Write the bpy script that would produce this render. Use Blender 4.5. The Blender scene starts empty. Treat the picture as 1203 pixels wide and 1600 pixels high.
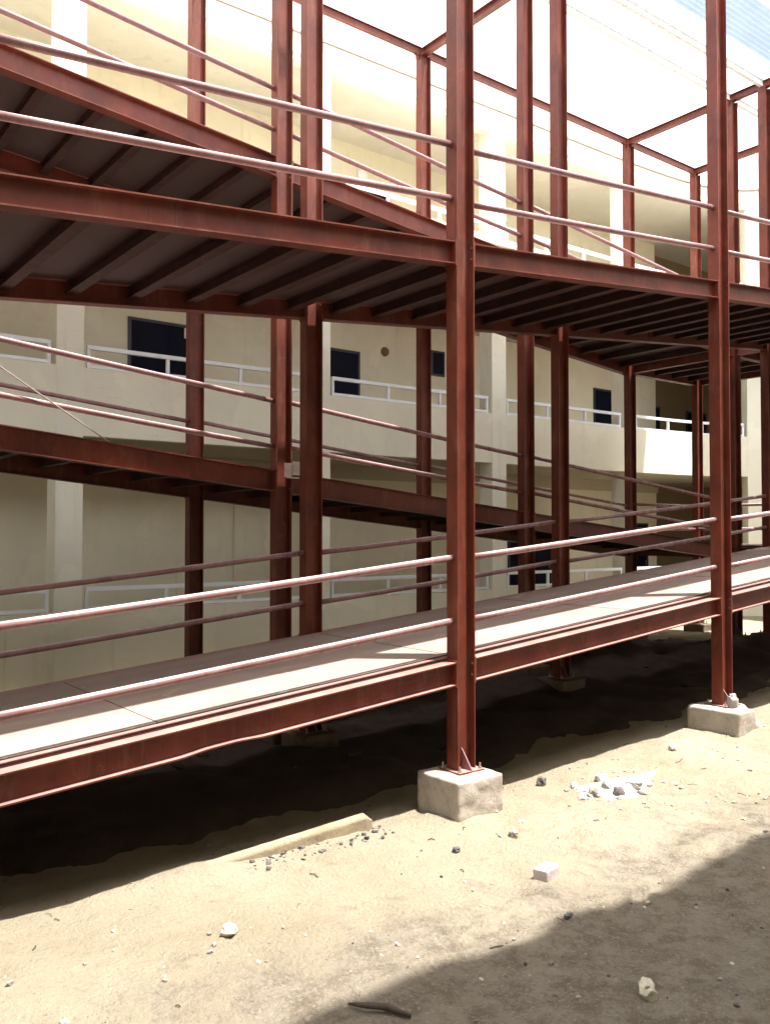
import bpy, bmesh, math, random
from mathutils import Vector, noise
R = math.radians
C = bpy.context.scene.collection
SC = bpy.context.scene

# ------------------------------------------------------------------ camera, sky, sun, exposure
# axes: x runs along the ramps (away to the right), y across them towards the cream building, z up
cam_d = bpy.data.cameras.new('camera')
cam = bpy.data.objects.new('camera', cam_d); C.objects.link(cam)
cam.location = (-4.647, -5.060, 2.25)
cam.rotation_euler = (R(90) + 0.0241, 0, -0.6563)
cam_d.sensor_fit = 'VERTICAL'; cam_d.sensor_height = 36; cam_d.lens = 36 * 1363 / 1600
cam_d.clip_start = 0.05; cam_d.clip_end = 2000
SC.camera = cam

SUN = Vector((0.145, -0.25, 1.0)).normalized()          # towards the sun
w = bpy.data.worlds.new('World'); SC.world = w; w.use_nodes = True
wn = w.node_tree.nodes; wl = w.node_tree.links; wn.clear()
sky = wn.new('ShaderNodeTexSky'); sky.sky_type = 'NISHITA'; sky.sun_disc = False
sky.sun_elevation = math.asin(SUN.z); sky.sun_rotation = math.atan2(SUN.x, SUN.y)
sky.dust_density = 6; sky.air_density = 1.0; sky.altitude = 300
hz = wn.new('ShaderNodeMixRGB'); hz.inputs['Fac'].default_value = 0.6; hz.inputs['Color2'].default_value = (11.0, 11.0, 10.8, 1)
bg = wn.new('ShaderNodeBackground'); bg.inputs['Strength'].default_value = 0.10
wo = wn.new('ShaderNodeOutputWorld')
wl.new(sky.outputs[0], hz.inputs['Color1']); wl.new(hz.outputs[0], bg.inputs['Color']); wl.new(bg.outputs[0], wo.inputs['Surface'])

sd = bpy.data.lights.new('sun', 'SUN'); sd.energy = 3.3; sd.angle = R(0.9); sd.color = (1.0, 0.965, 0.90)
so = bpy.data.objects.new('sun', sd); C.objects.link(so)
so.rotation_euler = (-SUN).to_track_quat('-Z', 'Y').to_euler(); so.location = (3, -6, 25)

SC.view_settings.view_transform = 'Standard'; SC.view_settings.look = 'None'
SC.view_settings.gamma = 1; SC.view_settings.exposure = 2.1

# ------------------------------------------------------------------ materials
def new_mat(name):
    m = bpy.data.materials.new(name); m.use_nodes = True
    nt = m.node_tree; b = nt.nodes['Principled BSDF']
    geo = nt.nodes.new('ShaderNodeNewGeometry')
    return m, nt, b, geo.outputs['Position']

def noise_node(nt, pos, scale, detail=4, rough=0.6, stretch=None, dist=0.0):
    n = nt.nodes.new('ShaderNodeTexNoise'); n.inputs['Scale'].default_value = scale
    n.inputs['Detail'].default_value = detail; n.inputs['Roughness'].default_value = rough
    n.inputs['Distortion'].default_value = dist
    if stretch:
        mp = nt.nodes.new('ShaderNodeMapping'); mp.inputs['Scale'].default_value = stretch
        nt.links.new(pos, mp.inputs['Vector']); nt.links.new(mp.outputs[0], n.inputs['Vector'])
    else:
        nt.links.new(pos, n.inputs['Vector'])
    return n.outputs['Fac']

def ramp(nt, fac, stops):
    r = nt.nodes.new('ShaderNodeValToRGB'); e = r.color_ramp.elements
    while len(e) < len(stops): e.new(0.5)
    for el, (p, c) in zip(e, stops):
        el.position = p; el.color = (c[0], c[1], c[2], 1) if len(c) > 1 else (c[0], c[0], c[0], 1)
    nt.links.new(fac, r.inputs['Fac']); return r.outputs['Color']

def mix(nt, fac, a, b, mode='MIX'):
    m = nt.nodes.new('ShaderNodeMixRGB'); m.blend_type = mode
    for k, v in (('Fac', fac), ('Color1', a), ('Color2', b)):
        if isinstance(v, (int, float)): m.inputs[k].default_value = v
        elif isinstance(v, tuple): m.inputs[k].default_value = (*v, 1)
        else: nt.links.new(v, m.inputs[k])
    return m.outputs['Color']

def bump(nt, b, height, strength, distance=0.01):
    n = nt.nodes.new('ShaderNodeBump'); n.inputs['Strength'].default_value = strength; n.inputs['Distance'].default_value = distance
    nt.links.new(height, n.inputs['Height']); nt.links.new(n.outputs[0], b.inputs['Normal'])

def steel(name, base, dark, dust=0.25, rough=0.48, updust_glare=0.75, dustglare_col=(0.45, 0.28, 0.25)):
    m, nt, b, pos = new_mat(name)
    f1 = noise_node(nt, pos, 2.3, 5, 0.65)
    col = ramp(nt, f1, [(0.3, dark), (0.62, base)])
    f2 = noise_node(nt, pos, 9, 6, 0.7, (1, 1, 0.22))
    dm = ramp(nt, f2, [(0.52, (0,)), (0.78, (dust,))])
    col = mix(nt, dm, col, (0.36, 0.26, 0.19))
    f3 = noise_node(nt, pos, 30, 3, 0.6)
    sp = ramp(nt, f3, [(0.66, (0,)), (0.74, (0.5,))])
    col = mix(nt, sp, col, tuple(x * 0.45 for x in dark))
    rn = noise_node(nt, pos, 26, 5, 0.7, (1, 1, 0.06))
    col = mix(nt, ramp(nt, rn, [(0.58, (0,)), (0.72, (0.45,))]), col, tuple(x * 0.5 for x in dark))
    wr = noise_node(nt, pos, 4.5, 6, 0.72, None, 0.7)
    col = mix(nt, ramp(nt, wr, [(0.60, (0,)), (0.70, (0.5,))]), col, tuple(min(1, x * 1.55 + 0.015) for x in base))
    # dust plus painted sunlit paleness on what faces up
    gn = nt.nodes.new('ShaderNodeNewGeometry'); sx = nt.nodes.new('ShaderNodeSeparateXYZ'); nt.links.new(gn.outputs['Normal'], sx.inputs[0])
    up = ramp(nt, sx.outputs['Z'], [(0.55, (0,)), (0.95, (updust_glare,))])
    col = mix(nt, mix(nt, 1.0, up, ramp(nt, f1, [(0.25, (0.55,)), (0.6, (1,))]), 'MULTIPLY'), col, dustglare_col)
    nt.links.new(col, b.inputs['Base Color'])
    rr = ramp(nt, f2, [(0.3, (rough - 0.1,)), (0.8, (rough + 0.2,))])
    nt.links.new(rr, b.inputs['Roughness'])
    b.inputs['Specular IOR Level'].default_value = 0.35
    bump(nt, b, noise_node(nt, pos, 60, 3), 0.12, 0.004)
    return m

def plain(name, base, rough=0.6, var=0.15, scale=6, metallic=0.0, bstr=0.1):
    m, nt, b, pos = new_mat(name)
    f = noise_node(nt, pos, scale, 5, 0.65)
    lo = tuple(x * (1 - var) for x in base); hi = tuple(min(1, x * (1 + var)) for x in base)
    nt.links.new(ramp(nt, f, [(0.3, lo), (0.7, hi)]), b.inputs['Base Color'])
    b.inputs['Roughness'].default_value = rough; b.inputs['Metallic'].default_value = metallic
    bump(nt, b, noise_node(nt, pos, scale * 8, 3), bstr, 0.004)
    return m

def plaster(name, base, stain):
    m, nt, b, pos = new_mat(name)
    f = noise_node(nt, pos, 0.9, 5, 0.6)
    col = ramp(nt, f, [(0.3, tuple(x * 0.9 for x in base)), (0.7, base)])
    s = noise_node(nt, pos, 2.2, 6, 0.7, (1, 1, 0.25), 0.6)
    col = mix(nt, ramp(nt, s, [(0.55, (0,)), (0.85, (0.45,))]), col, stain)
    s2 = noise_node(nt, pos, 3.0, 4, 0.6, (0.35, 0.35, 2.2), 1.2)
    ln = ramp(nt, s2, [(0.485, (0,)), (0.5, (0.35,)), (0.515, (0,))])
    msk = ramp(nt, noise_node(nt, pos, 0.7, 2), [(0.52, (0,)), (0.6, (1,))])
    col = mix(nt, mix(nt, 1.0, ln, msk, 'MULTIPLY'), col, stain)
    s3 = noise_node(nt, pos, 5.5, 5, 0.65, (1, 1, 0.07), 0.2)
    m3 = ramp(nt, noise_node(nt, pos, 0.9, 3), [(0.48, (0,)), (0.62, (1,))])
    col = mix(nt, mix(nt, 1.0, ramp(nt, s3, [(0.55, (0,)), (0.70, (0.4,))]), m3, 'MULTIPLY'), col, tuple(x * 0.8 for x in stain))
    pt = ramp(nt, noise_node(nt, pos, 1.3, 2, 0.4, None, 0.3), [(0.60, (0,)), (0.615, (0.35,))])
    col = mix(nt, pt, col, tuple(min(0.9, x * 1.08) for x in base))
    nt.links.new(col, b.inputs['Base Color']); b.inputs['Roughness'].default_value = 0.85
    bump(nt, b, noise_node(nt, pos, 35, 4), 0.12, 0.006)
    return m

def concrete(name, base):
    m, nt, b, pos = new_mat(name)
    f = noise_node(nt, pos, 5, 6, 0.7)
    col = ramp(nt, f, [(0.28, tuple(x * 0.65 for x in base)), (0.5, base), (0.75, tuple(min(1, x * 1.2) for x in base))])
    v = noise_node(nt, pos, 45, 3, 0.5)
    col = mix(nt, ramp(nt, v, [(0.62, (0,)), (0.7, (0.6,))]), col, tuple(x * 0.35 for x in base))
    nt.links.new(col, b.inputs['Base Color']); b.inputs['Roughness'].default_value = 0.95
    h = mix(nt, 0.5, noise_node(nt, pos, 20, 5), noise_node(nt, pos, 70, 4))
    bump(nt, b, h, 0.7, 0.012)
    return m

def sand():
    m, nt, b, pos = new_mat('sandy_ground')
    f = noise_node(nt, pos, 0.55, 6, 0.65, None, 0.4)
    col = ramp(nt, f, [(0.3, (0.335, 0.28, 0.195)), (0.5, (0.41, 0.35, 0.25)), (0.68, (0.46, 0.40, 0.30))])
    # greyer, darker and more mottled ground towards the foreground of the yard
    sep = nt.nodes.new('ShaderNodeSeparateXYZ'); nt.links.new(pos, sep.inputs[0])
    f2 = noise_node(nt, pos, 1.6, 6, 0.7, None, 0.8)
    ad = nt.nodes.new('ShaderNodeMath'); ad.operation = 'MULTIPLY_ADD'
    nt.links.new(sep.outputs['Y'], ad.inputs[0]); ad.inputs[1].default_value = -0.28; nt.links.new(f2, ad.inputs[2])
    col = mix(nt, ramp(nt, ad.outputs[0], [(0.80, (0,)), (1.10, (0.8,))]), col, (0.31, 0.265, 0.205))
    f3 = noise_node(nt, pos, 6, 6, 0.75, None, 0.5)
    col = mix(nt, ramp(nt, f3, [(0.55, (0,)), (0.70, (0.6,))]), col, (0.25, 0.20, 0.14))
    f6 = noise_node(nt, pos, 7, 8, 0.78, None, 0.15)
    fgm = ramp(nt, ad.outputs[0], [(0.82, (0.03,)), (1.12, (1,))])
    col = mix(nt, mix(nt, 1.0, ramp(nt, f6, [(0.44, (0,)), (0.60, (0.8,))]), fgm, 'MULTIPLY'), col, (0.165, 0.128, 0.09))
    f7 = noise_node(nt, pos, 1.1, 7, 0.7, (0.6, 1.6, 1), 0.3)
    col = mix(nt, ramp(nt, f7, [(0.55, (0,)), (0.68, (0.5,))]), col, (0.30, 0.24, 0.155))
    f4 = noise_node(nt, pos, 28, 4, 0.7)
    col = mix(nt, ramp(nt, f4, [(0.60, (0,)), (0.72, (0.5,))]), col, (0.19, 0.15, 0.105))
    f5 = noise_node(nt, pos, 17, 4, 0.7, (1, 1, 1.7))
    f8 = noise_node(nt, pos, 55, 3, 0.6)
    col = mix(nt, mix(nt, 1.0, ramp(nt, f8, [(0.56, (0,)), (0.66, (0.6,))]), fgm, 'MULTIPLY'), col, (0.44, 0.39, 0.31))
    col = mix(nt, ramp(nt, f5, [(0.66, (0,)), (0.74, (0.6,))]), col, (0.50, 0.44, 0.35))
    nt.links.new(col, b.inputs['Base Color']); b.inputs['Roughness'].default_value = 0.97
    h = mix(nt, 0.5, noise_node(nt, pos, 7, 7, 0.72), noise_node(nt, pos, 40, 5, 0.7))
    bump(nt, b, h, 1.0, 0.11)
    return m

def deck_mat():
    m, nt, b, pos = new_mat('dusty_deck_plate')
    f = noise_node(nt, pos, 1.3, 6, 0.65, (0.5, 1.5, 1))
    col = ramp(nt, f, [(0.3, (0.26, 0.19, 0.162)), (0.55, (0.34, 0.255, 0.22)), (0.75, (0.40, 0.315, 0.27))])
    f2 = noise_node(nt, pos, 14, 5, 0.7)
    col = mix(nt, ramp(nt, f2, [(0.58, (0,)), (0.75, (0.5,))]), col, (0.22, 0.12, 0.09))
    f3 = noise_node(nt, pos, 2.6, 7, 0.75, None, 1.0)
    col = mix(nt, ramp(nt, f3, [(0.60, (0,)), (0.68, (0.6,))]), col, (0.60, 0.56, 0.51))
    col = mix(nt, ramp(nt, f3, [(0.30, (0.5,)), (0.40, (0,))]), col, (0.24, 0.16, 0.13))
    # the underside is darker brown, the top is covered with cement dust
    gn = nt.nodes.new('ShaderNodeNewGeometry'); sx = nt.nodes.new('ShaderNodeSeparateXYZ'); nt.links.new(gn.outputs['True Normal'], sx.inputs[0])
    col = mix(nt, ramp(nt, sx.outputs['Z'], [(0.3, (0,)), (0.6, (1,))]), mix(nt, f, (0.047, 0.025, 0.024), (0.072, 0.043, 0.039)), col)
    nt.links.new(col, b.inputs['Base Color']); b.inputs['Roughness'].default_value = 0.62
    bump(nt, b, noise_node(nt, pos, 50, 3), 0.2, 0.004)
    return m

M = dict(
    steel=steel('red_oxide_steel', (0.148, 0.0315, 0.0170), (0.076, 0.0150, 0.0090), 0.2),
    rail=steel('red_oxide_pipe', (0.26, 0.135, 0.135), (0.165, 0.078, 0.077), 0.25, 0.28, 1.0, (0.68, 0.58, 0.62)),  # pale lilac tops paint the sunlit highlight along the pipes
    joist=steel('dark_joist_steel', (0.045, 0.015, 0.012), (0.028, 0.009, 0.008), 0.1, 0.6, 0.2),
    deck=deck_mat(),
    bolt=plain('zinc_bolt', (0.35, 0.27, 0.25), 0.45, 0.1, 20, 0.6),
    pale=plain('bare_weld_plate', (0.55, 0.47, 0.44), 0.5, 0.2, 12),
    wall=plaster('cream_plaster', (0.79, 0.73, 0.565), (0.56, 0.49, 0.34)),
    parapet=plaster('pale_cream_plaster', (0.84, 0.81, 0.665), (0.58, 0.52, 0.38)),
    pillar=plaster('off_white_plaster', (0.85, 0.83, 0.70), (0.62, 0.57, 0.45)),
    brownwall=plaster('brown_lobby_wall', (0.25, 0.175, 0.095), (0.18, 0.125, 0.07)),  # dark brown tone of the lobby walls
    soffit=plaster('grey_soffit', (0.50, 0.44, 0.33), (0.38, 0.32, 0.24)), ceil=plaster('pale_ceiling', (0.76, 0.72, 0.63), (0.6, 0.55, 0.47)), rampshade=concrete('ramp_shade_dark', (0.06, 0.04, 0.03)),  # last tone paints the deep shade under the ramps
    white=plain('white_paint', (0.82, 0.85, 0.90), 0.4, 0.05, 5),
    door=plain('navy_door_paint', (0.004, 0.005, 0.016), 0.6, 0.2, 4),
    frame=plain('dark_door_frame', (0.03, 0.028, 0.04), 0.5, 0.2, 6),
    lampbrown=plain('brown_lamp_body', (0.20, 0.10, 0.06), 0.5, 0.2, 10),
    globe=plain('white_lamp_globe', (0.82, 0.82, 0.80), 0.3, 0.03, 10),
    concrete=concrete('rough_concrete', (0.36, 0.315, 0.27)),
    mortar=concrete('white_mortar', (0.36, 0.345, 0.32)),
    stone=concrete('grey_stone', (0.26, 0.23, 0.20)),
    darkstone=concrete('dark_stone', (0.10, 0.085, 0.085)),
    palestone=concrete('pale_stone', (0.52, 0.48, 0.38)),
    brick=concrete('pinkish_block', (0.50, 0.43, 0.42)),
    pole=concrete('weathered_concrete_kerb', (0.28, 0.225, 0.15)),
    palebeam=plain('pale_grey_purlin', (0.58, 0.62, 0.61), 0.45, 0.1, 8),  # pale grey tone of the inner long beams
    shadefoot=concrete('shade_darkened_concrete', (0.15, 0.115, 0.085)),  # concrete colour darkened to paint the shade under the ramps
    stick=plain('dark_wood', (0.07, 0.05, 0.04), 0.8, 0.3, 20),
    sheet=plain('blue_roof_sheet', (0.45, 0.54, 0.68), 0.35, 0.15, 3),
    rope=plain('grey_rod', (0.32, 0.27, 0.24), 0.6, 0.1, 20),
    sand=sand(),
)

# ------------------------------------------------------------------ mesh helpers
_nt = M['sheet'].node_tree; _tr = _nt.nodes.new('ShaderNodeBsdfTranslucent'); _tr.inputs['Color'].default_value = (0.48, 0.56, 0.70, 1)
_mx = _nt.nodes.new('ShaderNodeMixShader'); _mx.inputs[0].default_value = 0.5
_nt.links.new(_nt.nodes['Principled BSDF'].outputs[0], _mx.inputs[1]); _nt.links.new(_tr.outputs[0], _mx.inputs[2])
_nt.links.new(_mx.outputs[0], _nt.nodes['Material Output'].inputs['Surface'])

M['door'].node_tree.nodes['Principled BSDF'].inputs['Specular IOR Level'].default_value = 0.12
class MB:
    def __init__(s): s.v = []; s.f = []; s.smooth = False
    def box(s, x0, x1, y0, y1, z0, z1, zs=0.0):
        """box whose z rises by zs per metre of x"""
        k = len(s.v)
        for x in (x0, x1):
            for y in (y0, y1):
                for z in (z0, z1): s.v.append((x, y, z + zs * x))
        s.f += [tuple(k + i for i in q) for q in ((0, 1, 3, 2), (4, 6, 7, 5), (0, 4, 5, 1), (2, 3, 7, 6), (0, 2, 6, 4), (1, 5, 7, 3))]
        return s
    def loft(s, rings, close=True, caps=True):
        k = len(s.v); n = len(rings[0])
        for r in rings: s.v += [tuple(p) for p in r]
        for i in range(len(rings) - 1):
            for j in range(n if close else n - 1):
                a = k + i * n + j; b = k + i * n + (j + 1) % n
                s.f.append((a, b, b + n, a + n))
        if caps:
            s.f.append(tuple(k + j for j in reversed(range(n)))); s.f.append(tuple(k + (len(rings) - 1) * n + j for j in range(n)))
        return s
    def tube(s, pts, r, n=10, caps=True):
        rings = []
        for i, p in enumerate(pts):
            p = Vector(p); a = Vector(pts[max(i - 1, 0)]); b = Vector(pts[min(i + 1, len(pts) - 1)])
            d = (b - a).normalized(); up = Vector((0, 0, 1)) if abs(d.z) < 0.9 else Vector((1, 0, 0))
            e1 = d.cross(up).normalized(); e2 = e1.cross(d)
            rr = r[i] if isinstance(r, (list, tuple)) else r
            rings.append([p + e1 * rr * math.cos(t * 2 * math.pi / n) + e2 * rr * math.sin(t * 2 * math.pi / n) for t in range(n)])
        return s.loft(rings, True, caps)
    def hexbolt(s, x, y, z, axis, r=0.013, h=0.012):
        d = {'x': Vector((h, 0, 0)), '-x': Vector((-h, 0, 0)), 'z': Vector((0, 0, h)), '-y': Vector((0, -h, 0))}[axis]
        p = Vector((x, y, z)); return s.tube([p, p + d], r, 6)
    def blob(s, c, rx, ry, rz, seed, n=7, m=5, rough=0.25, yaw=0.0):
        """angular stone"""
        k = len(s.v); ca, sa = math.cos(yaw), math.sin(yaw); rg = random.Random(seed)
        for i in range(m + 1):
            th = math.pi * i / m
            for j in range(n):
                ph = 2 * math.pi * (j + 0.5 * (i % 2)) / n
                q = 1 + rg.uniform(-rough, rough) * (1 if 0 < i < m else 0)
                a, b_, c_ = (math.sin(th) * math.cos(ph)), (math.sin(th) * math.sin(ph)), math.cos(th)
                a = math.copysign(abs(a) ** 0.7, a) * rx * q; b_ = math.copysign(abs(b_) ** 0.7, b_) * ry * q; c_ = math.copysign(abs(c_) ** 0.7, c_) * rz * q
                s.v.append((c[0] + a * ca - b_ * sa, c[1] + a * sa + b_ * ca, c[2] + c_))
        for i in range(m):
            for j in range(n):
                a = k + i * n + j; b2 = k + i * n + (j + 1) % n
                s.f.append((a, a + n, b2 + n, b2))
        return s
    def build(s, name, mat, parent=None, smooth=False):
        me = bpy.data.meshes.new(name)
        off = Vector(parent_base(parent)) if parent else Vector((0, 0, 0))
        me.from_pydata([(x - off.x, y - off.y, z - off.z) for x, y, z in s.v], [], s.f)
        bm = bmesh.new(); bm.from_mesh(me)
        bmesh.ops.remove_doubles(bm, verts=bm.verts, dist=1e-6)
        bmesh.ops.recalc_face_normals(bm, faces=bm.faces); bm.to_mesh(me); bm.free()
        if smooth:
            for p in me.polygons: p.use_smooth = True
        me.materials.append(mat)
        o = bpy.data.objects.new(name, me); C.objects.link(o)
        if parent: o.parent = parent
        return o

BASE = {}
def parent_base(o):
    b = Vector((0, 0, 0))
    while o is not None:
        b += o.location; o = o.parent
    return b

def tag(o, label=None, cat=None, group=None, kind=None):
    if label: o['label'] = label
    if cat: o['category'] = cat
    if group: o['group'] = group
    if kind: o['kind'] = kind
    return o

def thing(name, label, cat, loc, group=None):
    o = bpy.data.objects.new(name, None); C.objects.link(o); o.location = loc; o.empty_display_size = 0.2
    return tag(o, label, cat, group)

# ------------------------------------------------------------------ ground
def sstep(a, b, x):
    t = min(1, max(0, (x - a) / (b - a))); return t * t * (3 - 2 * t)
MOUNDS = [(5.6, 3.6, 0.42, 1.3, 0.9), (3.4, 2.7, 0.22, 1.1, 0.7), (8.3, 2.2, 0.25, 1.2, 0.8), (-2.6, 3.2, 0.18, 1.2, 0.8), (1.0, 3.6, 0.22, 1.0, 0.6), (-0.3, 1.4, 0.10, 0.8, 0.5),
          (-0.9, -0.16, 0.045, 0.8, 0.22), (2.2, 0.0, 0.05, 0.9, 0.22), (-0.02, -0.1, 0.045, 0.42, 0.42), (3.65, -0.15, 0.05, 0.5, 0.5), (-2.3, 0.1, 0.05, 0.5, 0.2)]
_r = random.Random(11); STEPS = []
for _w in range(9):                                   # footprints: a few crossing lines of steps
    _x, _y, _a = _r.uniform(-3.5, 3.5), _r.uniform(-3.4, -0.5), _r.choice((0.1, 0.25, 3.3, 0.6)) + _r.uniform(-0.3, 0.3)
    for _k in range(7):
        _o = 0.09 * (1 if _k % 2 else -1)
        STEPS.append((_x - _o * math.sin(_a), _y + _o * math.cos(_a), math.cos(_a), math.sin(_a), _r.uniform(0.008, 0.018)))
        _x += 0.58 * math.cos(_a); _y += 0.58 * math.sin(_a); _a += _r.uniform(-0.12, 0.12)
def relief(x, y):
    if not (-4.6 < x < 5.5 and -4.4 < y < 0.4): return 0.0
    z = 0.0
    for sx_, sy_, ca, sa, d in STEPS:
        dx, dy = x - sx_, y - sy_
        if dx * dx + dy * dy > 0.09: continue
        a, b = (dx * ca + dy * sa) / 0.14, (-dx * sa + dy * ca) / 0.055
        q = math.sqrt(a * a + b * b)
        z += -d * (1 - sstep(0.75, 1.1, q)) + d * 0.55 * sstep(0.8, 1.15, q) * (1 - sstep(1.15, 1.8, q))
    # two faint wheel ruts along the yard
    for c in (-1.55, -2.45):
        q = (y - c - 0.12 * math.sin(x * 0.7) - 0.05 * x) / 0.10
        if abs(q) < 3: z += (-0.016 * math.exp(-q * q) + 0.010 * math.exp(-(abs(q) - 1.5) ** 2 * 3)) * (0.5 + 0.5 * noise.noise(Vector((x * 0.8, c, 0))))
    return z
def gz(x, y):
    z = 0.10 + 0.036 * min(max(x, 0), 6.5)
    far = 1 - sstep(12, 30, max(abs(x - 2), abs(y)))
    for mx, my, h, sx, sy in MOUNDS:
        d = ((x - mx) / sx) ** 2 + ((y - my) / sy) ** 2
        if d < 9: z += h * math.exp(-d * 1.3)
    n = noise.fractal(Vector((x * 0.9, y * 0.9, 3.1)), 1.0, 2.0, 4) * 0.022 + noise.fractal(Vector((x * 4.2, y * 4.2, 7.7)), 0.8, 2.0, 5) * 0.012
    under = sstep(0.3, 1.2, y) * (1 - sstep(4.6, 5.4, y))
    n += under * noise.fractal(Vector((x * 2.1, y * 2.1, 1.7)), 0.9, 2.0, 4) * 0.05
    return z + n * far + relief(x, y)

def axis(lo, hi, step, far, mid=None):
    a = []; x = lo
    while x <= hi + 1e-6: a.append(x); x += step
    d = step; x = hi
    while x < far: d *= 1.35; x += d; a.append(x)
    d = step; x = lo
    while x > -far: d *= 1.35; x -= d; a.insert(0, x)
    return a
gx = [-4.3 + 0.042 * i for i in range(215)]
gx = [x for x in axis(-5.0, 12.0, 0.09, 500) if x < gx[0] - 0.02 or x > gx[-1] + 0.02] + gx; gx.sort()
gy = [-3.9 + 0.040 * i for i in range(116)]
gy = [y for y in axis(-4.3, 5.2, 0.075, 500) if y < gy[0] - 0.02 or y > gy[-1] + 0.02] + gy; gy.sort()
g = MB()
for y in gy:
    for x in gx: g.v.append((x, y, gz(x, y)))
nx = len(gx)
for j in range(len(gy) - 1):
    for i in range(nx - 1):
        a = j * nx + i; g.f.append((a, a + 1, a + nx + 1, a + nx))
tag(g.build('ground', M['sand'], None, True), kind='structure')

# ------------------------------------------------------------------ steel ramp: layout
L1, L2 = 3.65, 4.907
U2 = L1 + L2; U3 = U2 + 2.13
VI, VB, VO = 2.162, 2.733, 4.775
ROWS = dict(front=0.0, inner_front=VI, inner_back=VB, outer_back=VO)
XS = [-U2, -L1, 0.0, L1, U2, U3]
TOP = 9.36
CH, CB, CT = 0.184, 0.126, 0.010       # column depth along x, flange width along y, plate thickness

def hprofile(h, b, t):
    a, c, k = h / 2, b / 2, t / 2
    return [(-a, -c), (-a + t, -c), (-a + t, -k), (a - t, -k), (a - t, -c), (a, -c), (a, c), (a - t, c), (a - t, k), (-a + t, k), (-a + t, c), (-a, c)]

def footing(name, x, y, top, sx, sy, label, cat, mat, seed, yaw=0.0, bot=None, group=None, chip=0.0):
    bm = bmesh.new(); bmesh.ops.create_cube(bm, size=1.0)
    bot = gz(x, y) - 0.15 if bot is None else bot
    for v_ in bm.verts: v_.co.x *= sx; v_.co.y *= sy; v_.co.z = (v_.co.z + 0.5) * (top - bot)
    bmesh.ops.subdivide_edges(bm, edges=bm.edges[:], cuts=23, use_grid_fill=True)
    rr = min(0.013, sx * 0.07); hx, hy, hz_ = sx / 2 - rr, sy / 2 - rr, (top - bot) - rr
    for v_ in bm.verts:                                  # round the edges of the cast block
        q = Vector((max(-hx, min(hx, v_.co.x)), max(-hy, min(hy, v_.co.y)), min(hz_, v_.co.z)))
        d = v_.co - q
        if d.length > 1e-6: v_.co = q + d.normalized() * rr
    bm.normal_update()
    for v_ in bm.verts:
        p = v_.co + Vector((seed * 3.1, 0, 0))
        n = noise.fractal(p * 9, 0.9, 2, 4) * 0.007 * min(1, sx * 2.2) + noise.fractal(p * 3, 1, 2, 2) * 0.007 * min(1, sx * 2.2)
        v_.co += v_.normal * n
        if chip:
            d = (v_.co - Vector((sx / 2, -sy / 2, top - bot))).length
            if d < chip: v_.co += Vector((-0.3, 0.3, -0.55)).normalized() * (chip - d) * 0.55
    rot = math.cos(yaw), math.sin(yaw)
    for v_ in bm.verts: v_.co.x, v_.co.y = v_.co.x * rot[0] - v_.co.y * rot[1], v_.co.x * rot[1] + v_.co.y * rot[0]
    me = bpy.data.meshes.new(name); bm.to_mesh(me); bm.free(); me.materials.append(mat)
    for p_ in me.polygons: p_.use_smooth = True
    o = bpy.data.objects.new(name, me); C.objects.link(o); o.location = (x, y, bot)
    return tag(o, label, cat, group)

def make_column(x, y, z0, label, group, gusset=True, foot_mat='steel'):
    t = thing('steel_column', label, 'steel column', (x, y, z0), group)
    s = MB(); pr = hprofile(CH, CB, CT)
    s.loft([[(x + a, y + b, z) for a, b in pr] for z in (z0 + 0.012, TOP - 0.001)])
    s.build('shaft', M['steel'], t)
    MB().box(x - 0.13, x + 0.13, y - 0.125, y + 0.125, z0 - 0.004, z0 + 0.012).build('base_plate', M['steel'], t)
    b = MB()
    for dx in (-0.105, 0.105):
        for dy in (-0.098, 0.098):
            b.hexbolt(x + dx, y + dy, z0 + 0.012, 'z', 0.015, 0.014); b.tube([(x + dx, y + dy, z0 + 0.026), (x + dx, y + dy, z0 + 0.055)], 0.008, 6)
    b.build('anchor_bolt', M['bolt'], t)
    for sy in ((-1, 1) if gusset else ()):
        gm = MB(); k = 0.004
        pts = [(sy * (CT / 2 + 0.001), 0.0), (sy * 0.118, 0.0), (sy * 0.118, 0.012), (sy * (CT / 2 + 0.001), 0.155)]
        gm.loft([[(x + dx, y + a, z0 + 0.0125 + b_) for a, b_ in pts] for dx in (-k, k)])
        gm.build('gusset', M['rail'], t)
    return t

# top of each footing
def ftop(x, y):
    return {(0.0, 0.0): 0.41, (L1, 0.0): 0.475}.get((x, y), max(0.32, gz(x, y) + 0.12))

COLS = {
    ('front', 2): 'tall red-brown steel column in the foreground standing on the big square concrete block',
    ('front', 3): 'red-brown steel column standing on the low chipped concrete footing at right',
    ('inner_front', 2): 'dark red steel column just left of the foreground column, nearer of a close pair',
    ('inner_back', 2): 'steel column with two pale plates at the middle ramp, farther of a close pair',
    ('outer_back', 2): 'leftmost steel column in the photo, behind the middle ramp near the wide dark doorway',
    ('outer_back', 3): 'slim steel column close behind the left edge of the foreground column',
    ('inner_back', 3): 'steel column right of the foreground column, left one of that close pair',
    ('inner_front', 3): 'dark steel column right of the foreground column, right one of that close pair',
    ('outer_back', 4): 'thin dark steel column under the far ramp end, left of the sunlit balcony patch',
    ('outer_back', 5): 'thinnest farthest steel column at the landing corner, beside the sunlit balcony patch',
    ('inner_back', 4): 'steel column half hidden behind the chipped-footing column at right',
    ('inner_front', 4): 'steel column cut by the right edge of the photo',
}
ROWTXT = dict(front='front row', inner_front='inner front row', inner_back='inner back row', outer_back='outer back row')
BAYTXT = {0: 'by the left landing', 1: 'one bay left of the foreground column', 4: 'at the near edge of the right landing', 5: 'at the far end of the right landing'}
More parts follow.
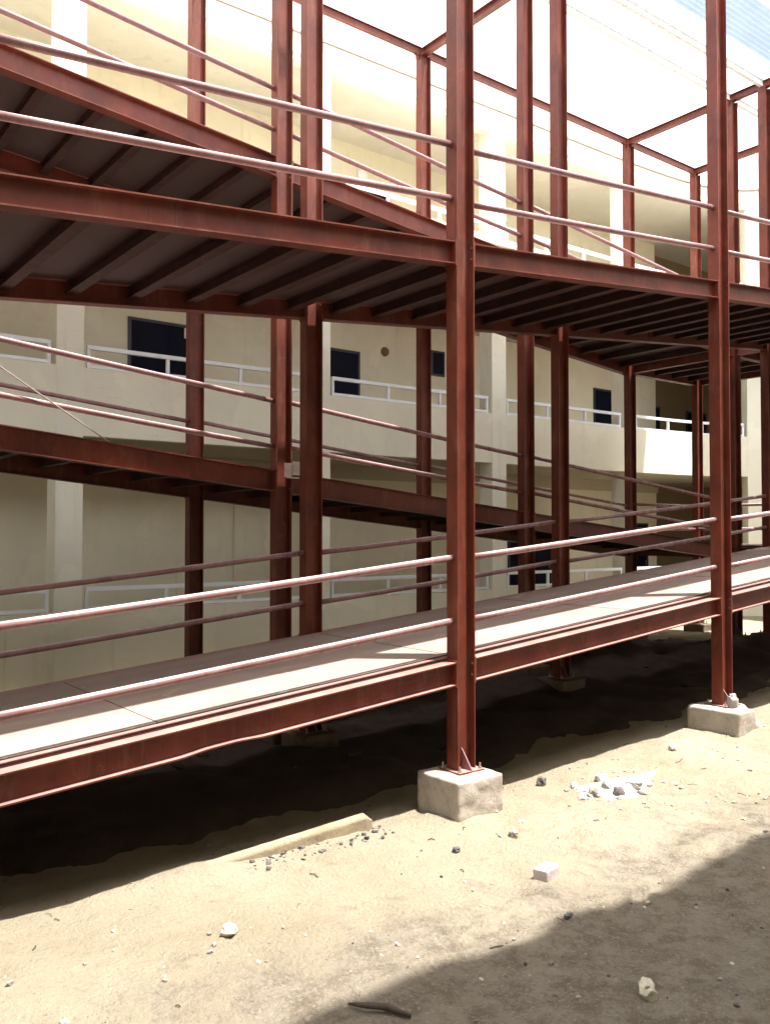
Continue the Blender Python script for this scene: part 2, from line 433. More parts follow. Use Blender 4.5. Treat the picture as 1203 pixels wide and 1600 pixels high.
for rn, yy in ROWS.items():
    for i, xx in enumerate(XS):
        lab = COLS.get((rn, i)) or 'red steel column of the %s, %s' % (ROWTXT[rn], BAYTXT[i])
        z0 = ftop(xx, yy)
        make_column(xx, yy, z0, lab, 'red steel columns carrying the ramps')
        if (rn, i) == ('front', 2):
            footing('concrete_footing', xx - 0.055, yy - 0.045, z0, 0.465, 0.465, 'large square rough concrete block under the foreground column', 'footing', M['concrete'], 1, 0.02, 0.02, 'concrete footings')
        elif (rn, i) == ('front', 3):
            footing('concrete_footing', xx - 0.04, yy - 0.06, z0, 0.52, 0.56, 'low chipped concrete footing half buried in sand at right', 'footing', M['concrete'], 2, 0.05, 0.05, 'concrete footings', 0.22)
        else:
            desc = {2: 'in line with the foreground column', 3: 'in line with the chipped footing', **BAYTXT}[i]
            footing('concrete_footing', xx, yy, z0, 0.42, 0.42, 'shaded footing, %s, %s' % (ROWTXT[rn], desc), 'footing', M['shadefoot'], 3 + i, 0.0, None, 'concrete footings')

# ------------------------------------------------------------------ steel ramp: flights
def ibeam(x0, x1, y, ztop, slope, depth, width, name, mat, parent, tf=0.010, tw=0.008, dent=None):
    """I-section lying along x; ztop is its top at x = 0"""
    a, h = width / 2, depth; k = tw / 2
    prof = [(-a, 0), (a, 0), (a, -tf), (k, -tf), (k, -h + tf), (a, -h + tf), (a, -h), (-a, -h), (-a, -h + tf), (-k, -h + tf), (-k, -tf), (-a, -tf)]
    n = 1 if dent is None else 60
    rings = []
    for i in range(n + 1):
        x = x0 + (x1 - x0) * i / n; r = []
        for dy, dz in prof:
            z = ztop + slope * x + dz
            if dent and dz < -h / 2 and dy < 0: z += 0.013 * sstep(dent - 0.22, dent, x) * (1 - sstep(dent + 0.15, dent + 0.40, x))
            r.append((x, y + dy, z))
        rings.append(r)
    return MB().loft(rings).build(name, mat, parent)

def end_plate(x, y, ztop, depth, side, parent):
    """plate and bolts between a beam end and the column flange at x; side = +1 when the beam lies on +x of the column"""
    m = MB().box(min(x, x + side * 0.012), max(x, x + side * 0.012), y - 0.0615, y + 0.0615, ztop - depth - 0.012, ztop + 0.012)
    for dy in (-0.04, 0.04):
        for dz in (0.045, depth - 0.045):
            m.hexbolt(x - side * (CT + 0.001), y + dy, ztop - dz, '-x' if side > 0 else 'x')
    return m.build('end_plate', M['steel'], parent)

def beam_between(xa, xb, y, z0, sl, depth, width, parent, dent=None):
    xa2, xb2 = xa + CH / 2 + 0.0125, xb - CH / 2 - 0.0125
    b = ibeam(xa2, xb2, y, z0, sl, depth, width, 'edge_beam', M['steel'], parent, dent=dent)
    # plates are sub-parts of the beam
    end_plate(xa + CH / 2 + 0.0003, y, z0 + sl * xa2, depth, 1, b)
    end_plate(xb - CH / 2 - 0.0003, y, z0 + sl * xb2, depth, -1, b)

def flight(label, xs, ya, yb, z0, sl, depth, rail_hi, rail_lo, jd=0.10, dent=None, first_free=False):
    xm = xs[len(xs) // 2]
    t = thing('ramp_flight', label, 'ramp', (xm, (ya + yb) / 2, z0 + sl * xm))
    for xa, xb in zip(xs[:-1], xs[1:]):
        for y in (ya, yb):
            beam_between(xa, xb, y, z0, sl, depth, 0.116, t, dent if (y == ya and xa <= (dent if dent else 1e9) <= xb) else None)
            for h in (rail_hi, rail_lo):
                p0 = (xa + CH / 2 - 0.004, y, z0 + sl * xa + h); p1 = (xb - CH / 2 + 0.004, y, z0 + sl * xb + h)
                m = MB(); pts = []
                sag = random.Random(xa * 7 + y * 3 + h).uniform(0.002, 0.008)
                for i in range(9):
                    q = i / 8; pts.append((p0[0] + (p1[0] - p0[0]) * q, y, p0[2] + (p1[2] - p0[2]) * q - sag * 4 * q * (1 - q)))
                m.tube(pts, 0.0258, 12).build('top_rail' if h == rail_hi else 'mid_rail', M['rail'], t, True)
        n = max(2, round((xb - xa) / 0.52))
        for i in range(n):
            x = xa + (i + 0.5) * (xb - xa) / n
            zt = z0 + sl * x - 0.012; m = MB()
            m.box(x - 0.045, x + 0.045, ya + 0.008, yb - 0.008, zt - 0.007, zt)
            m.box(x - 0.004, x + 0.004, ya + 0.008, yb - 0.008, zt - jd + 0.007, zt - 0.007)
            m.box(x - 0.045, x + 0.045, ya + 0.008, yb - 0.008, zt - jd, zt - jd + 0.007)
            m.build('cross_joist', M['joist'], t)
    xa, xb = xs[0] + 0.085, xs[-1] - 0.085
    d = MB().box(xa, xb, ya + 0.0655, yb - 0.0655, z0 - 0.0105, z0 + 0.001, sl)
    np_ = round((xb - xa) / 1.22)
    for i in range(np_):
        pa = xa + (xb - xa) * i / np_; pb = xa + (xb - xa) * (i + 1) / np_ - 0.004; dz = 0.0025 * (i % 2)
        d.box(pa, pb, ya + 0.165, yb - 0.165, z0 + 0.001, z0 + 0.022 + dz, sl)
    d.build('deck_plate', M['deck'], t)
    for y, sg in ((ya, 1), (yb, -1)):
        m = MB(); a, b = sorted((y + sg * 0.075, y + sg * 0.150))
        m.box(xa, xb, a, b, z0 + 0.0015, z0 + 0.016, sl)
        m.build('edge_angle', M['steel'], t)
    return t

XR = XS[:5]
flight('lowest front ramp rising to the right past the foreground column, deck half in sun', XR, 0.0, VI, 1.262, 0.0908, 0.180, 0.795, 0.305, dent=-2.15)
flight('middle ramp behind the front one, sloping down to the right across the building', XR, VB, VO, 2.885, -0.1010, 0.215, 0.725, 0.255)
flight('upper front ramp overhead with its dark joisted underside showing', XR, 0.0, VI, 4.535, 0.0925, 0.180, 0.770, 0.340)
flight('topmost rear ramp sloping down to the right from the top left corner', XR, VB, VO, 6.135, -0.0942, 0.215, 0.730, 0.300)

def landing(label, xa, xb, z, depth=0.18):
    t = thing('ramp_landing', label, 'landing', ((xa + xb) / 2, VO / 2, z))
    for y in (0.0, VI, VB, VO):
        beam_between(xa, xb, y, z, 0.0, depth, 0.12, t)
    for x in (xa, xb):
        m = MB(); h = depth; a = 0.05
        for y0, y1 in ((0.0, VI), (VI, VB), (VB, VO)):
            y0 += 0.0771; y1 -= 0.0771
            m.box(x - a, x + a, y0, y1, z - 0.019, z - 0.009); m.box(x - 0.004, x + 0.004, y0, y1, z - h + 0.009, z - 0.019); m.box(x - a, x + a, y0, y1, z - h, z - h + 0.009)
        m.build('cross_beam', M['steel'], t)
    n = 4
    for i in range(n):
        x = xa + (i + 0.5) * (xb - xa) / n
        for y0, y1 in ((0.0, VI), (VI, VB), (VB, VO)):
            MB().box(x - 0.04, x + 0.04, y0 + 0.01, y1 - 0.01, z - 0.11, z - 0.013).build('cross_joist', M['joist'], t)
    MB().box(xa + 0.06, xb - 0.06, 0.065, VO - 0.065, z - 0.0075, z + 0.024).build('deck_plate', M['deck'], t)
    for h in (0.75, 0.30):
        for y in (0.0, VO):
            MB().tube([(xa + 0.076, y, z + h), (xb - 0.076, y, z + h)], 0.0258, 12).build('side_rail', M['rail'], t, True)
        xe = xb if xa > 0 else xa
        for y0, y1 in ((0.0, VI), (VI, VB), (VB, VO)):
            MB().tube([(xe, y0 + 0.004, z + h), (xe, y1 - 0.004, z + h)], 0.0258, 12).build('end_rail', M['rail'], t, True)
    return t
landing('lower landing at the right end joining the lowest and middle ramps', U2, U3, 2.026)
landing('upper landing at the right end under the roof frame corner', U2, U3, 5.326)

# ------------------------------------------------------------------ roof frame over the ramps
rf = thing('roof_frame', 'open steel roof frame of thin beams on top of the columns, without roofing', 'roof frame', (0, VI, TOP))
for y in ROWS.values():
    for xa, xb in zip(XS[:-1], XS[1:]):
        ibeam(xa + (0.047 if xa != XS[0] else -0.08), xb - (0.047 if xb != XS[-1] else -0.08), y, TOP + 0.11, 0, 0.11, 0.060, 'long_beam', M['palebeam'] if y in (VI, VB) else M['steel'], rf, 0.007, 0.005)
for x in XS:
    m = MB()
    y0, y1, h, a = -0.10, VO + 0.10, 0.11, 0.045
    m.box(x - a, x + a, y0, y1, TOP + h + 0.003 - 0.009, TOP + h + 0.003); m.box(x - 0.0035, x + 0.0035, y0, y1, TOP + 0.010, TOP + h - 0.006); m.box(x - a, x + a, y0, y1, TOP, TOP + 0.010)
    m.build('cross_beam', M['steel'], rf)
for x in XS[1:]:
    for y in (VO, VB):
        m = MB(); m.box(x - 0.16, x - 0.082, y - 0.03, y + 0.03, TOP - 0.012, TOP - 0.002)
        m.box(x - 0.128, x - 0.120, y - 0.03, y + 0.03, TOP - 0.075, TOP - 0.012)
        m.build('cleat', M['steel'], rf)
sh = MB(); n = 40; sx0, sx1 = 2.4, 9.6
rows_ = []
for i in range(n * 2 + 1):
    y = 1.12 + 0.72 * i / (n * 2); z = TOP + 0.130 + 0.012 * math.cos(i / (n * 2) * 2 * math.pi * 9)
    rows_.append((y, z))
sh.loft([[(x, y, z) for y, z in rows_] + [(x, y, z + 0.003) for y, z in reversed(rows_)] for x in (sx0, sx1)])
tag(sh.build('roofing_sheet', M['sheet']), 'long pale blue corrugated sheet lying on the roof frame at top right', 'roofing sheet')

# loose rod tied from the middle ramp to the column, seen at left
tag(MB().tube([(-1.83, VB - 0.05, 3.075), (-3.55, VB - 0.04, 4.14)], 0.007, 8).build('tie_rod', M['rope']), 'thin grey rod slanting up to the left from the middle ramp beam', 'rod')
# pale plates on the column pair
pp = MB().box(0.0, 0.085, VB - 0.075, VB - 0.0635, 2.83, 2.97); pp.box(0.094, 0.19, VB - 0.076, VB - 0.0640, 2.85, 2.99); pp.box(0.02, 0.17, VB - 0.077, VB - 0.0635, 2.815, 2.829)
tag(pp.build('splice_plate', M['pale']), 'small pair of pale unpainted plates between the close column pair', 'plate')

# ------------------------------------------------------------------ cream courtyard building
FP = [(-19, -6.0), (-19, -2.5), (-18.6, 0.6), (-17.2, 3.1), (-14, 4.85), (-10, 5.75), (-6, 6.38), (-3, 6.62), (0, 6.68), (4, 6.62), (8, 6.54), (11, 6.47), (12.8, 6.33), (13.9, 6.05), (14.6, 5.5), (14.93, 4.6), (15.05, 3.0), (15.1, 0.0), (15.1, -6.0)]
def catmull(P, per=10):
    out = []
    for i in range(len(P) - 1):
        p0 = Vector(P[max(i - 1, 0)]); p1 = Vector(P[i]); p2 = Vector(P[i + 1]); p3 = Vector(P[min(i + 2, len(P) - 1)])
        for k in range(per):
            t = k / per
            out.append(0.5 * ((2 * p1) + (p2 - p0) * t + (2 * p0 - 5 * p1 + 4 * p2 - p3) * t * t + (3 * p1 - p0 - 3 * p2 + p3) * t ** 3))
    out.append(Vector(P[-1])); return out
FA = catmull(FP)
S = [0.0]
for a, b in zip(FA[:-1], FA[1:]): S.append(S[-1] + (b - a).length)
def at_s(s):
    s = min(max(s, 0), S[-1] - 1e-6)
    for i in range(len(S) - 1):
        if S[i + 1] >= s:
            q = (s - S[i]) / (S[i + 1] - S[i]); return FA[i].lerp(FA[i + 1], q)
def nrm(s):
    d = (at_s(s + 0.15) - at_s(s - 0.15)).normalized(); return Vector((-d.y, d.x))     # away from the yard
def s_of_x(x):
    best = min(range(len(FA)), key=lambda i: abs(FA[i].x - x) + (0 if FA[i].y > 5 else 50))
    lo = S[best]; 
    for _ in range(40):
        lo += (x - at_s(lo).x) * 0.7
    return lo
def strip(s0, s1, d0, d1, z0, z1, step=0.25):
    """wall following the facade curve from s0 to s1, between the offsets d0 and d1 behind it"""
    n = max(1, int((s1 - s0) / step)); rings = []
    for i in range(n + 1):
        s = s0 + (s1 - s0) * i / n; p = at_s(s); m = nrm(s); a = p + m * d0; b = p + m * d1
        rings.append([(a.x, a.y, z0), (b.x, b.y, z0), (b.x, b.y, z1), (a.x, a.y, z1)])
    return MB().loft(rings)
WP = [(-21.3, -6.0), (-21.2, 1.0), (-19, 5.2), (-14.5, 7.5), (-8, 8.7), (-3, 8.85), (2, 8.80), (8, 8.80), (15.05, 8.80)]
BR = [(15.05, 9.35), (19.0, 9.35), (19.0, -6.0)]
def wall_poly(P, t, z0, z1):
    """thick wall along a polyline (its visible face on P), thickness t away from the yard"""
    rings = []
    for i, p in enumerate(P):
        a = Vector(P[max(i - 1, 0)]); b = Vector(P[min(i + 1, len(P) - 1)]); d = (b - a).normalized(); n_ = Vector((-d.y, d.x))
        k = t / max(0.5, abs(n_.dot(Vector((-(Vector(P[min(i+1,len(P)-1)])-Vector(p)).y, (Vector(P[min(i+1,len(P)-1)])-Vector(p)).x)).normalized()))) if i < len(P) - 1 else t
        q = Vector(p) + n_ * k
        rings.append([(p[0], p[1], z0), (q.x, q.y, z0), (q.x, q.y, z1), (p[0], p[1], z1)])
    return MB().loft(rings)
def slab_poly(z0, z1, inset=0.0):
    ring = []
    for i in range(0, len(FA)):
        m = nrm(S[i]); p = FA[i] + m * inset; ring.append((p.x, p.y))
    ring += [(20, -6.0), (20, 10.5), (-22.5, 10.5), (-22.5, -6.0)]
    k = MB(); n = len(ring)
    k.v = [(x, y, z0) for x, y in ring] + [(x, y, z1) for x, y in ring]
    k.f = [tuple(reversed(range(n))), tuple(range(n, 2 * n))] + [(j, (j + 1) % n, n + (j + 1) % n, n + j) for j in range(n)]
    return k

bl = thing('courtyard_building', 'curved cream three storey building with white balcony railings behind the ramps', 'building', (0, 8.8, 0.2))
PIL = [s_of_x(x) for x in (-8.9, -4.9, -0.90, 3.06, 7.00, 10.83)] + [S[-1] - 9.0, S[-1] - 5.0, S[-1] - 1.0]
s_turn = s_of_x(14.0)
PIL.insert(6, s_turn + 0.55)
PW = 0.36
while PIL[0] > 5: PIL.insert(0, PIL[0] - 4.0)
FLOORS = [0.28, 3.56, 6.84]
for k, z in enumerate(FLOORS):
    # slab edge and parapet read as one band: slab set 3 mm behind the parapet face
    slab_poly(z, z + 0.17, 0.004).build('floor_slab', M['soffit'], bl)
    zp = z + 0.92
    wall_poly(WP, 0.2, z + 0.171, z + 3.279).build('back_wall', M['wall'], bl)
    wall_poly(BR, 0.2, z + 0.171, z + 3.279).build('lobby_wall', M['brownwall'], bl)
    MB().box(14.93, 15.051, 8.803, 9.349, z + 0.1715, z + 3.2785).build('wall_return', M['wall'], bl)
    if k < 2:
        wall_poly([(a, b - 0.06) for a, b in WP], 0.055, z + 3.02, z + 3.2785).build('ceiling_beam', M['soffit'], bl)
    for a, b in zip(PIL[:-1], PIL[1:]):
        s0, s1 = a + PW / 2 + 0.0015, b - PW / 2 - 0.0015
        strip(s0, s1, 0.0, 0.14, z - 0.002 if k else 0.05, zp).build('parapet', M['parapet'], bl)
        # railing
        zt, zb = z + 1.24, z + 0.955
        e0, e1 = s0 + 0.06, s1 - 0.06
        fr = strip(e0, e1, 0.030, 0.085, zt - 0.055, zt).build('balcony_railing', M['white'], bl)
        strip(e0, e1, 0.040, 0.080, zb - 0.022, zb + 0.022).build('bottom_bar', M['white'], fr)
        span = e1 - e0; n = max(2, round(span / 1.15))
        ps = [e0 + 0.02, e1 - 0.02] + [e0 + span * (i / n) for i in range(1, n)]
        for p_ in ps:
            strip(p_ - 0.022, p_ + 0.022, 0.038, 0.082, zp + 0.001, zt - 0.0555, 0.1).build('post', M['white'], fr)
for s in PIL:
    strip(s - PW / 2, s + PW / 2, -0.004, 0.34, 0.02, 10.0, 0.2).build('pillar', M['pillar'], bl)
# roof: edge beam, fascia, drip groove, coping
slab_poly(9.90, 10.21, 0.0).build('roof_slab', M['ceil'], bl)
strip(0, S[-1], 0.02, 0.22, 9.80, 9.899, 0.3).build('edge_beam', M['ceil'], bl)
strip(0, S[-1], 0.03, 0.26, 10.211, 10.25, 0.3).build('drip_groove', M['soffit'], bl)
strip(0, S[-1], -0.05, 0.26, 10.251, 10.95, 0.3).build('roof_upstand', M['white'], bl)
# added unseen ledge shading the floors below; its gap lets one sun patch in
for a, b in ((0.3, s_of_x(11.75)), (s_of_x(13.35), S[-1])):
    n = int((b - a) / 0.3); rings = []
    for i in range(n + 1):
        q = a + (b - a) * i / n; p = at_s(q) - nrm(q) * 0.0065; e = Vector((p.x, 4.88)) if p.y > 5.3 else p - nrm(q) * 0.5
        rings.append([(e.x, e.y, 6.90), (p.x, p.y, 6.90), (p.x, p.y, 7.01), (e.x, e.y, 7.01)])
    MB().loft(rings).build('added_shade_ledge', M['pillar'], bl)

def door(x0, x1, z0, z1, y, double=False):
    f = MB(); t = 0.05
    f.box(x0 - t, x0, y - 0.03, y + 0.001, z0, z1 + t); f.box(x1, x1 + t, y - 0.03, y + 0.001, z0, z1 + t); f.box(x0, x1, y - 0.0295, y + 0.0005, z1, z1 + t)
    d = MB().box(x0, x1, y - 0.012, y - 0.001, z0, z1).build('door', M['door'], bl)
    f.build('door_frame', M['frame'], d)
    m = MB(); xm = (x0 + x1) / 2
    leaves = ((x0, xm - 0.004), (xm + 0.004, x1)) if double else ((x0, x1),)
    for a, b in leaves:
        for za, zb in ((0.15, 0.9), (1.05, 1.85)):
            m.box(a + 0.1, b - 0.1, y - 0.020, y - 0.0125, z0 + za, z0 + zb)
    m.build('door_panel', M['door'], d)
    MB().tube([(x1 - 0.08, y - 0.05, z0 + 0.98), (x1 - 0.08, y - 0.05, z0 + 1.10)], 0.012, 8).build('handle', M['bolt'], d)
F1, F2, F0 = FLOORS[1] + 0.172, FLOORS[2] + 0.172, FLOORS[0] + 0.172
door(0.76, 1.86, F1, F1 + 2.03, 8.815, True)
door(4.55, 5.34, F1, F1 + 2.03, 8.80)
door(12.55, 13.27, F1, F1 + 2.05, 8.80)
door(9.55, 10.9, F0, F0 + 2.03, 8.80, True)
door(15.25, 15.95, F1, F1 + 1.95, 9.35)
door(17.3, 18.2, F1, F1 + 1.95, 9.35)
door(15.6, 16.5, F2, F2 + 2.0, 9.35)
door(17.6, 18.5, F2, F2 + 2.0, 9.35)
door(13.9, 14.6, F0, F0 + 2.0, 8.80)
door(5.2, 6.1, F2, F2 + 2.03, 8.80)
door(-3.0, -2.1, F2, F2 + 2.03, 8.83)
# small window, round wall lamps
wq = MB().box(7.28, 7.57, 8.785, 8.799, 5.60, 6.05).build('window', M['door'], bl)
wf = MB(); wf.box(7.24, 7.28, 8.775, 8.801, 5.56, 6.09); wf.box(7.57, 7.61, 8.775, 8.801, 5.56, 6.09); wf.box(7.28, 7.57, 8.7755, 8.801, 6.05, 6.09); wf.box(7.28, 7.57, 8.7755, 8.801, 5.56, 5.60)
wf.build('window_frame', M['frame'], wq)
def wall_lamp(x, z, mat, r):
    m = MB(); rings = []
    for i in range(7):
        a = i / 6 * math.pi / 2; rr = r * math.cos(a) + 0.002; d = 0.075 * math.sin(a)
        rings.append([(x + rr * math.cos(t * math.pi / 8), 8.798 - d, z + rr * math.sin(t * math.pi / 8)) for t in range(16)])
    m.loft(rings).build('wall_lamp', mat, bl, True)
wall_lamp(6.02, 5.90, M['lampbrown'], 0.095)
MB().tube([(2.66, 8.77, F0), (2.66, 8.77, 3.29)], 0.022, 8).build('conduit', M['wall'], bl)
for x, z in ((1.35, 9.30), (5.45, 9.35), (9.4, 9.35)): wall_lamp(x, z, M['globe'], 0.13)
# stair flight inside the right end, first floor
st = MB()
for i in range(10):
    st.box(16.4 + 0.01, 17.5, 8.9 - 0.27 * (i + 1), 8.9 - 0.27 * i - 0.001, F1 + 0.17 * i + 0.6, F1 + 0.17 * (i + 1) + 0.6)
st.build('stair_flight', M['frame'], bl)

# ------------------------------------------------------------------ building on the near side of the yard (camera stands in its ground floor gallery)
nb = thing('gallery_building', 'cream gallery building on the near side of the yard whose roof shades the foreground', 'building', (-2, -7, 0.2))
def nslab(z0, z1, y1, name, mat):
    return MB().box(-19, 15, -9.0, y1, z0, z1).build(name, mat, nb)
nslab(-0.05, 0.45, -4.64, 'floor_slab', M['soffit'])
for z in FLOORS[1:2]:
    nslab(z, z + 0.17, -4.64, 'floor_slab', M['soffit'])
    MB().box(-15.9, 12.9, -4.78, -4.641, z + 0.171, z + 0.92).build('parapet', M['parapet'], nb)
# curved roof edge, roughened to break up the shadow it throws
rp = [(-16, -2.3), (-12, -2.55), (-8, -2.85), (-5, -3.05), (-3.5, -3.23), (-2, -3.42), (-0.5, -3.53), (1.5, -3.57), (4, -3.53), (8, -3.4), (13, -3.2)]
rq = []
for i in range(291):
    x = -16 + 0.1 * i
    j = max(a for a in range(len(rp) - 1) if rp[a][0] <= x + 1e-6); q = (x - rp[j][0]) / (rp[j + 1][0] - rp[j][0])
    rq.append((x, rp[j][1] + (rp[j + 1][1] - rp[j][1]) * q + 0.11 * noise.fractal(Vector((x * 1.6, 0.3, 0)), 0.8, 2, 4)))
k = MB(); ring = rq + [(13, -9.0), (-16, -9.0)]; n = len(ring)
k.v = [(x, y, 6.84) for x, y in ring] + [(x, y, 7.05) for x, y in ring]
k.f = [tuple(reversed(range(n))), tuple(range(n, 2 * n))] + [(j, (j + 1) % n, n + (j + 1) % n, n + j) for j in range(n)]
k.build('roof_slab', M['parapet'], nb)
MB().box(-19, 15, -7.2, -7.0, 0.451, 6.839).build('back_wall', M['wall'], nb)
MB().box(-15.9, -6.7, -4.78, -4.641, 0.451, 1.18).build('parapet', M['parapet'], nb)
MB().box(-6.3, -2.3, -4.78, -4.641, 0.451, 1.18).build('parapet', M['parapet'], nb)
MB().box(-1.9, 12.9, -4.78, -4.641, 0.451, 1.18).build('parapet', M['parapet'], nb)
for x in (-14.5, -10.5, -6.5, -2.1, 1.9, 5.9, 9.9):
    for za, zb in ((0.4505, 3.559), (3.731, 6.839)):
        MB().box(x - 0.18, x + 0.18, -5.0, -4.66, za, zb).build('pillar', M['pillar'], nb)

# ------------------------------------------------------------------ yard: kerb piece, stones, rubble, litter
def lay(x, y, dz=0.0): return (x, y, gz(x, y) + dz)
# half-buried round-topped kerb
kb = MB(); rings = []
for i in range(22):
    q = i / 21; x = -2.15 + 1.32 * q; y = 0.10 - 0.03 * q; zc = 0.058 + 0.085 * q
    f = 1.0 if q < 0.95 else math.sqrt(max(0.02, 1 - ((q - 0.95) / 0.05) ** 2))
    prof = []
    for k_ in range(15):
        a_ = math.pi * k_ / 14; prof.append((0.042 * math.cos(a_), 0.036 * math.sin(a_)))
    prof = [(0.042, -0.14)] + prof + [(-0.042, -0.14)]
    rings.append([(x, y + dy * (0.5 + 0.5 * f), zc + 0.05 + (dz if dz < 0 else dz * f - 0.03 * (1 - f)) + 0.003 * noise.noise(Vector((x * 14, dy * 30, dz * 30)))) for dy, dz in prof])
kb.loft(rings)
tag(kb.build('kerb_piece', M['pole']), 'long pale rounded kerb piece half buried along the shadow edge', 'kerb piece')

STONES = [  # x, y, rx, ry, rz, material, yaw, label
    (-1.15, -2.53, 0.060, 0.040, 0.036, 'palestone', 0.9, 'pale angular stone lying on the shaded ground in the foreground'),
    (0.91, 0.00, 0.050, 0.035, 0.045, 'darkstone', 0.4, 'dark pointed stone right of the big concrete block'),
    (-0.13, -0.68, 0.042, 0.03, 0.03, 'stone', 1.0, 'small grey stone in front of the big concrete block'),
    (-0.62, -0.62, 0.030, 0.024, 0.022, 'darkstone', 0.0, 'tiny dark stone below the front corner of the big block'),
    (-2.42, -0.80, 0.055, 0.04, 0.025, 'palestone', 0.5, 'flat pale stone alone on the sunlit sand at left'),
    (-0.83, -1.78, 0.035, 0.02, 0.016, 'darkstone', 0.2, 'small dark chip at the edge of the foreground shadow'),
    (0.75, -2.15, 0.04, 0.03, 0.025, 'mortar', 0.7, 'white mortar crumb on the shaded ground near the right edge'),
    (1.30, -0.42, 0.11, 0.08, 0.055, 'mortar', 0.3, 'largest white chunk of the rubble heap'),
    (1.16, -0.60, 0.055, 0.045, 0.045, 'darkstone', 1.2, 'dark lump at the front of the white rubble heap'),
    (1.03, -0.45, 0.06, 0.04, 0.04, 'stone', 0.6, 'grey lump at the left of the white rubble heap'),
    (1.47, -0.52, 0.07, 0.05, 0.035, 'mortar', 2.0, 'white chunk at the right of the rubble heap'),
    (1.36, -0.28, 0.06, 0.05, 0.04, 'palestone', 2.6, 'pale stone at the back of the rubble heap'),
    (0.52, 0.12, 0.05, 0.03, 0.02, 'stone', 0.1, 'flat grey stone by the shadow just right of the block'),
    (2.55, -0.15, 0.06, 0.04, 0.03, 'palestone', 0.3, 'pale stone on the sand left of the chipped footing'),
]
for i, (x, y, rx, ry, rz, mt, yaw, lab) in enumerate(STONES):
    c = lay(x, y, rz * 0.55)
    o = MB().blob((0, 0, 0), rx, ry, rz, 40 + i, 8, 6, 0.22, yaw).build('stone', M[mt]); o.location = c
    tag(o, lab, 'stone', 'loose stones on the sand')
# cement spill under the rubble heap
cs = MB(); nr = 26
for j in range(6):
    for i in range(nr):
        a = 2 * math.pi * i / nr; r = (j / 5) * (0.36 + 0.10 * math.sin(a * 3 + 1) + 0.06 * math.sin(a * 7))
        x, y = 1.33 + r * 1.25 * math.cos(a), -0.47 + r * 0.62 * math.sin(a)
        cs.v.append((x, y, gz(x, y) + 0.03 * (1 - (j / 5) ** 2) - (0.02 if j == 5 else 0) + 0.03 * noise.fractal(Vector((x * 9, y * 9, 0)), 0.8, 2, 4)))
for j in range(5):
    for i in range(nr):
        a = j * nr + i; b = j * nr + (i + 1) % nr; cs.f.append((a, b, b + nr, a + nr))
tag(cs.build('cement_spill', M['mortar'], None, True), 'whitish spill of dried cement under the rubble heap', 'cement spill')
# dark lumpy sheet added to paint the deep shade under the ramps
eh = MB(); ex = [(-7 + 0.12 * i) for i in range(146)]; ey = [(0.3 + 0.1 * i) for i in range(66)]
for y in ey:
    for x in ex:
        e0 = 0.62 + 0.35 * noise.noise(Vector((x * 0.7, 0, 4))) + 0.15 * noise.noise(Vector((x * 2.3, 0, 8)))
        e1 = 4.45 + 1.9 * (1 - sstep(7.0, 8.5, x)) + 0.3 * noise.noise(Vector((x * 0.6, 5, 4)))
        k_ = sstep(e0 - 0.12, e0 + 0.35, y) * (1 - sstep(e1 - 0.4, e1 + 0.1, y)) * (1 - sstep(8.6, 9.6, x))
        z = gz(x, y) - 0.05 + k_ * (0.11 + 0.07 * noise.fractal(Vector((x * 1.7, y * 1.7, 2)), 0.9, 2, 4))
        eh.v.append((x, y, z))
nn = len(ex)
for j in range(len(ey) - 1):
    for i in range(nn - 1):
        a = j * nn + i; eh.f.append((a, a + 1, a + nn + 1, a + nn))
tag(eh.build('painted_ramp_shade', M['rampshade'], None, True), kind='stuff')
# brick fragment
bf = footing('brick_fragment', -0.49, -1.31, gz(-0.49, -1.31) + 0.07, 0.16, 0.105, 'broken pinkish white block lying alone on the sunlit sand', 'brick', M['brick'], 9, 0.25, gz(-0.49, -1.31) - 0.01)
# mortar lump at the foot of the second column
lm = MB().blob((L1 - 0.02, -0.13, 0.52), 0.06, 0.05, 0.085, 77, 9, 7, 0.2, 0.4).build('mortar_lump', M['mortar'], None)
tag(lm, 'white mortar lump against the foot of the column on the chipped footing', 'mortar lump')
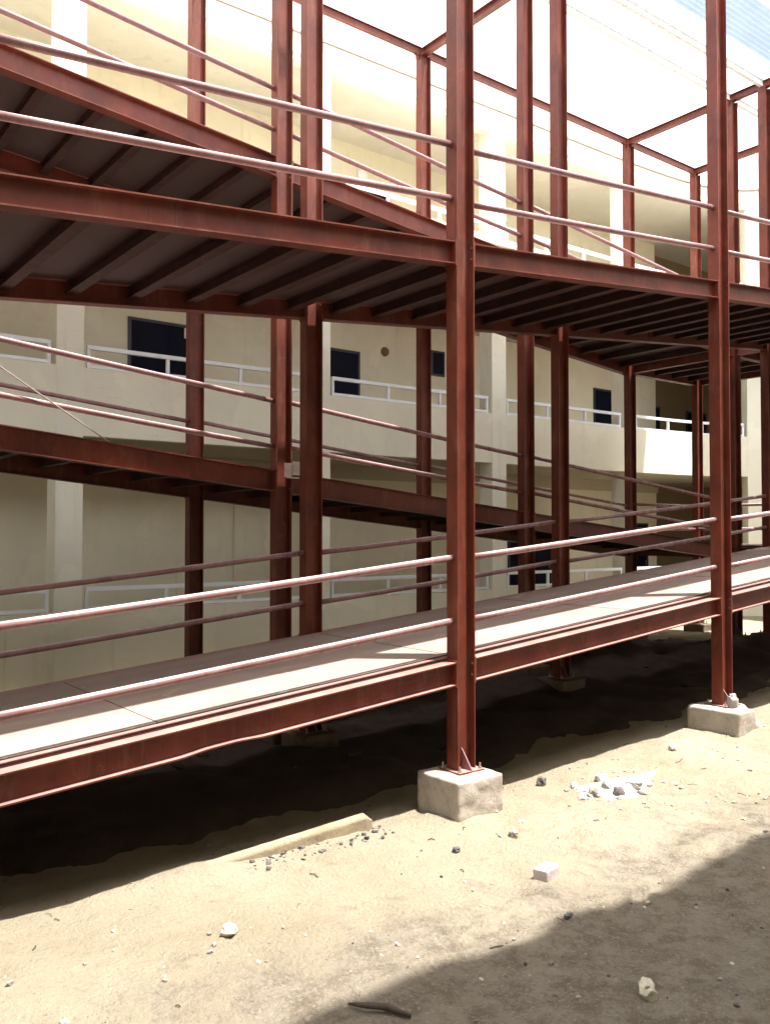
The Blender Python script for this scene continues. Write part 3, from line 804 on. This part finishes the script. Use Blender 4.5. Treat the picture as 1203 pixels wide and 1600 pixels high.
# stick
sp = [lay(-2.33, -1.78, 0.015), lay(-2.29, -1.86, 0.03), lay(-2.22, -1.93, 0.024), lay(-2.16, -2.02, 0.012)]
tag(MB().tube(sp, [0.006, 0.014, 0.016, 0.008], 8).build('stick', M['stick'], None, True), 'dark stick on the ground at the bottom edge of the photo', 'stick')
# gravel, crumbs and twigs
rg = random.Random(5)
def scatter(name, mat, count, rmin, rmax, region, bias=None):
    m = MB(); made = 0
    while made < count:
        x = rg.uniform(region[0], region[1]); y = rg.uniform(region[2], region[3])
        if noise.noise(Vector((x * 1.1, y * 1.1, 9.2))) + rg.uniform(-0.5, 0.5) < (bias or 0): continue
        r = rmin + (rmax - rmin) * rg.random() ** 3
        m.blob((x, y, gz(x, y) + r * 0.3), r * rg.uniform(0.8, 1.5), r * rg.uniform(0.7, 1.1), r * rg.uniform(0.5, 0.9), rg.randint(0, 10 ** 6), 5, 4, 0.3, rg.uniform(0, 6)); made += 1
    return tag(m.build(name, mat), kind='stuff')
scatter('gravel', M['stone'], 480, 0.002, 0.018, (-4.2, 5.5, -4.2, 0.5), 0.15)
scatter('gravel', M['darkstone'], 160, 0.002, 0.012, (-4.2, 4.5, -4.2, 0.4))
scatter('gravel', M['palestone'], 420, 0.003, 0.018, (-4.2, 5.5, -4.2, 0.4))
scatter('gravel', M['mortar'], 130, 0.004, 0.03, (0.85, 1.85, -0.85, -0.15))
scatter('gravel', M['darkstone'], 90, 0.004, 0.02, (-1.9, -0.8, -0.22, 0.05))
scatter('gravel', M['darkstone'], 130, 0.003, 0.018, (-2.8, 3.0, -3.6, -1.7))
scatter('rubble', M['rampshade'], 160, 0.02, 0.10, (-3.5, 9.5, 0.9, 4.6))  # lumps in the same painted shade tone
m = MB()
for i in range(60):
    x = rg.uniform(-3.8, 4.0); y = rg.uniform(-4.0, 0.3); a = rg.uniform(0, 6.3); l = rg.uniform(0.02, 0.09)
    m.tube([lay(x, y, 0.004), lay(x + l * 0.5 * math.cos(a), y + l * 0.5 * math.sin(a), 0.010), lay(x + l * math.cos(a + 0.3), y + l * math.sin(a + 0.3), 0.004)], rg.uniform(0.0015, 0.004), 5)
tag(m.build('litter', M['stick']), kind='stuff')
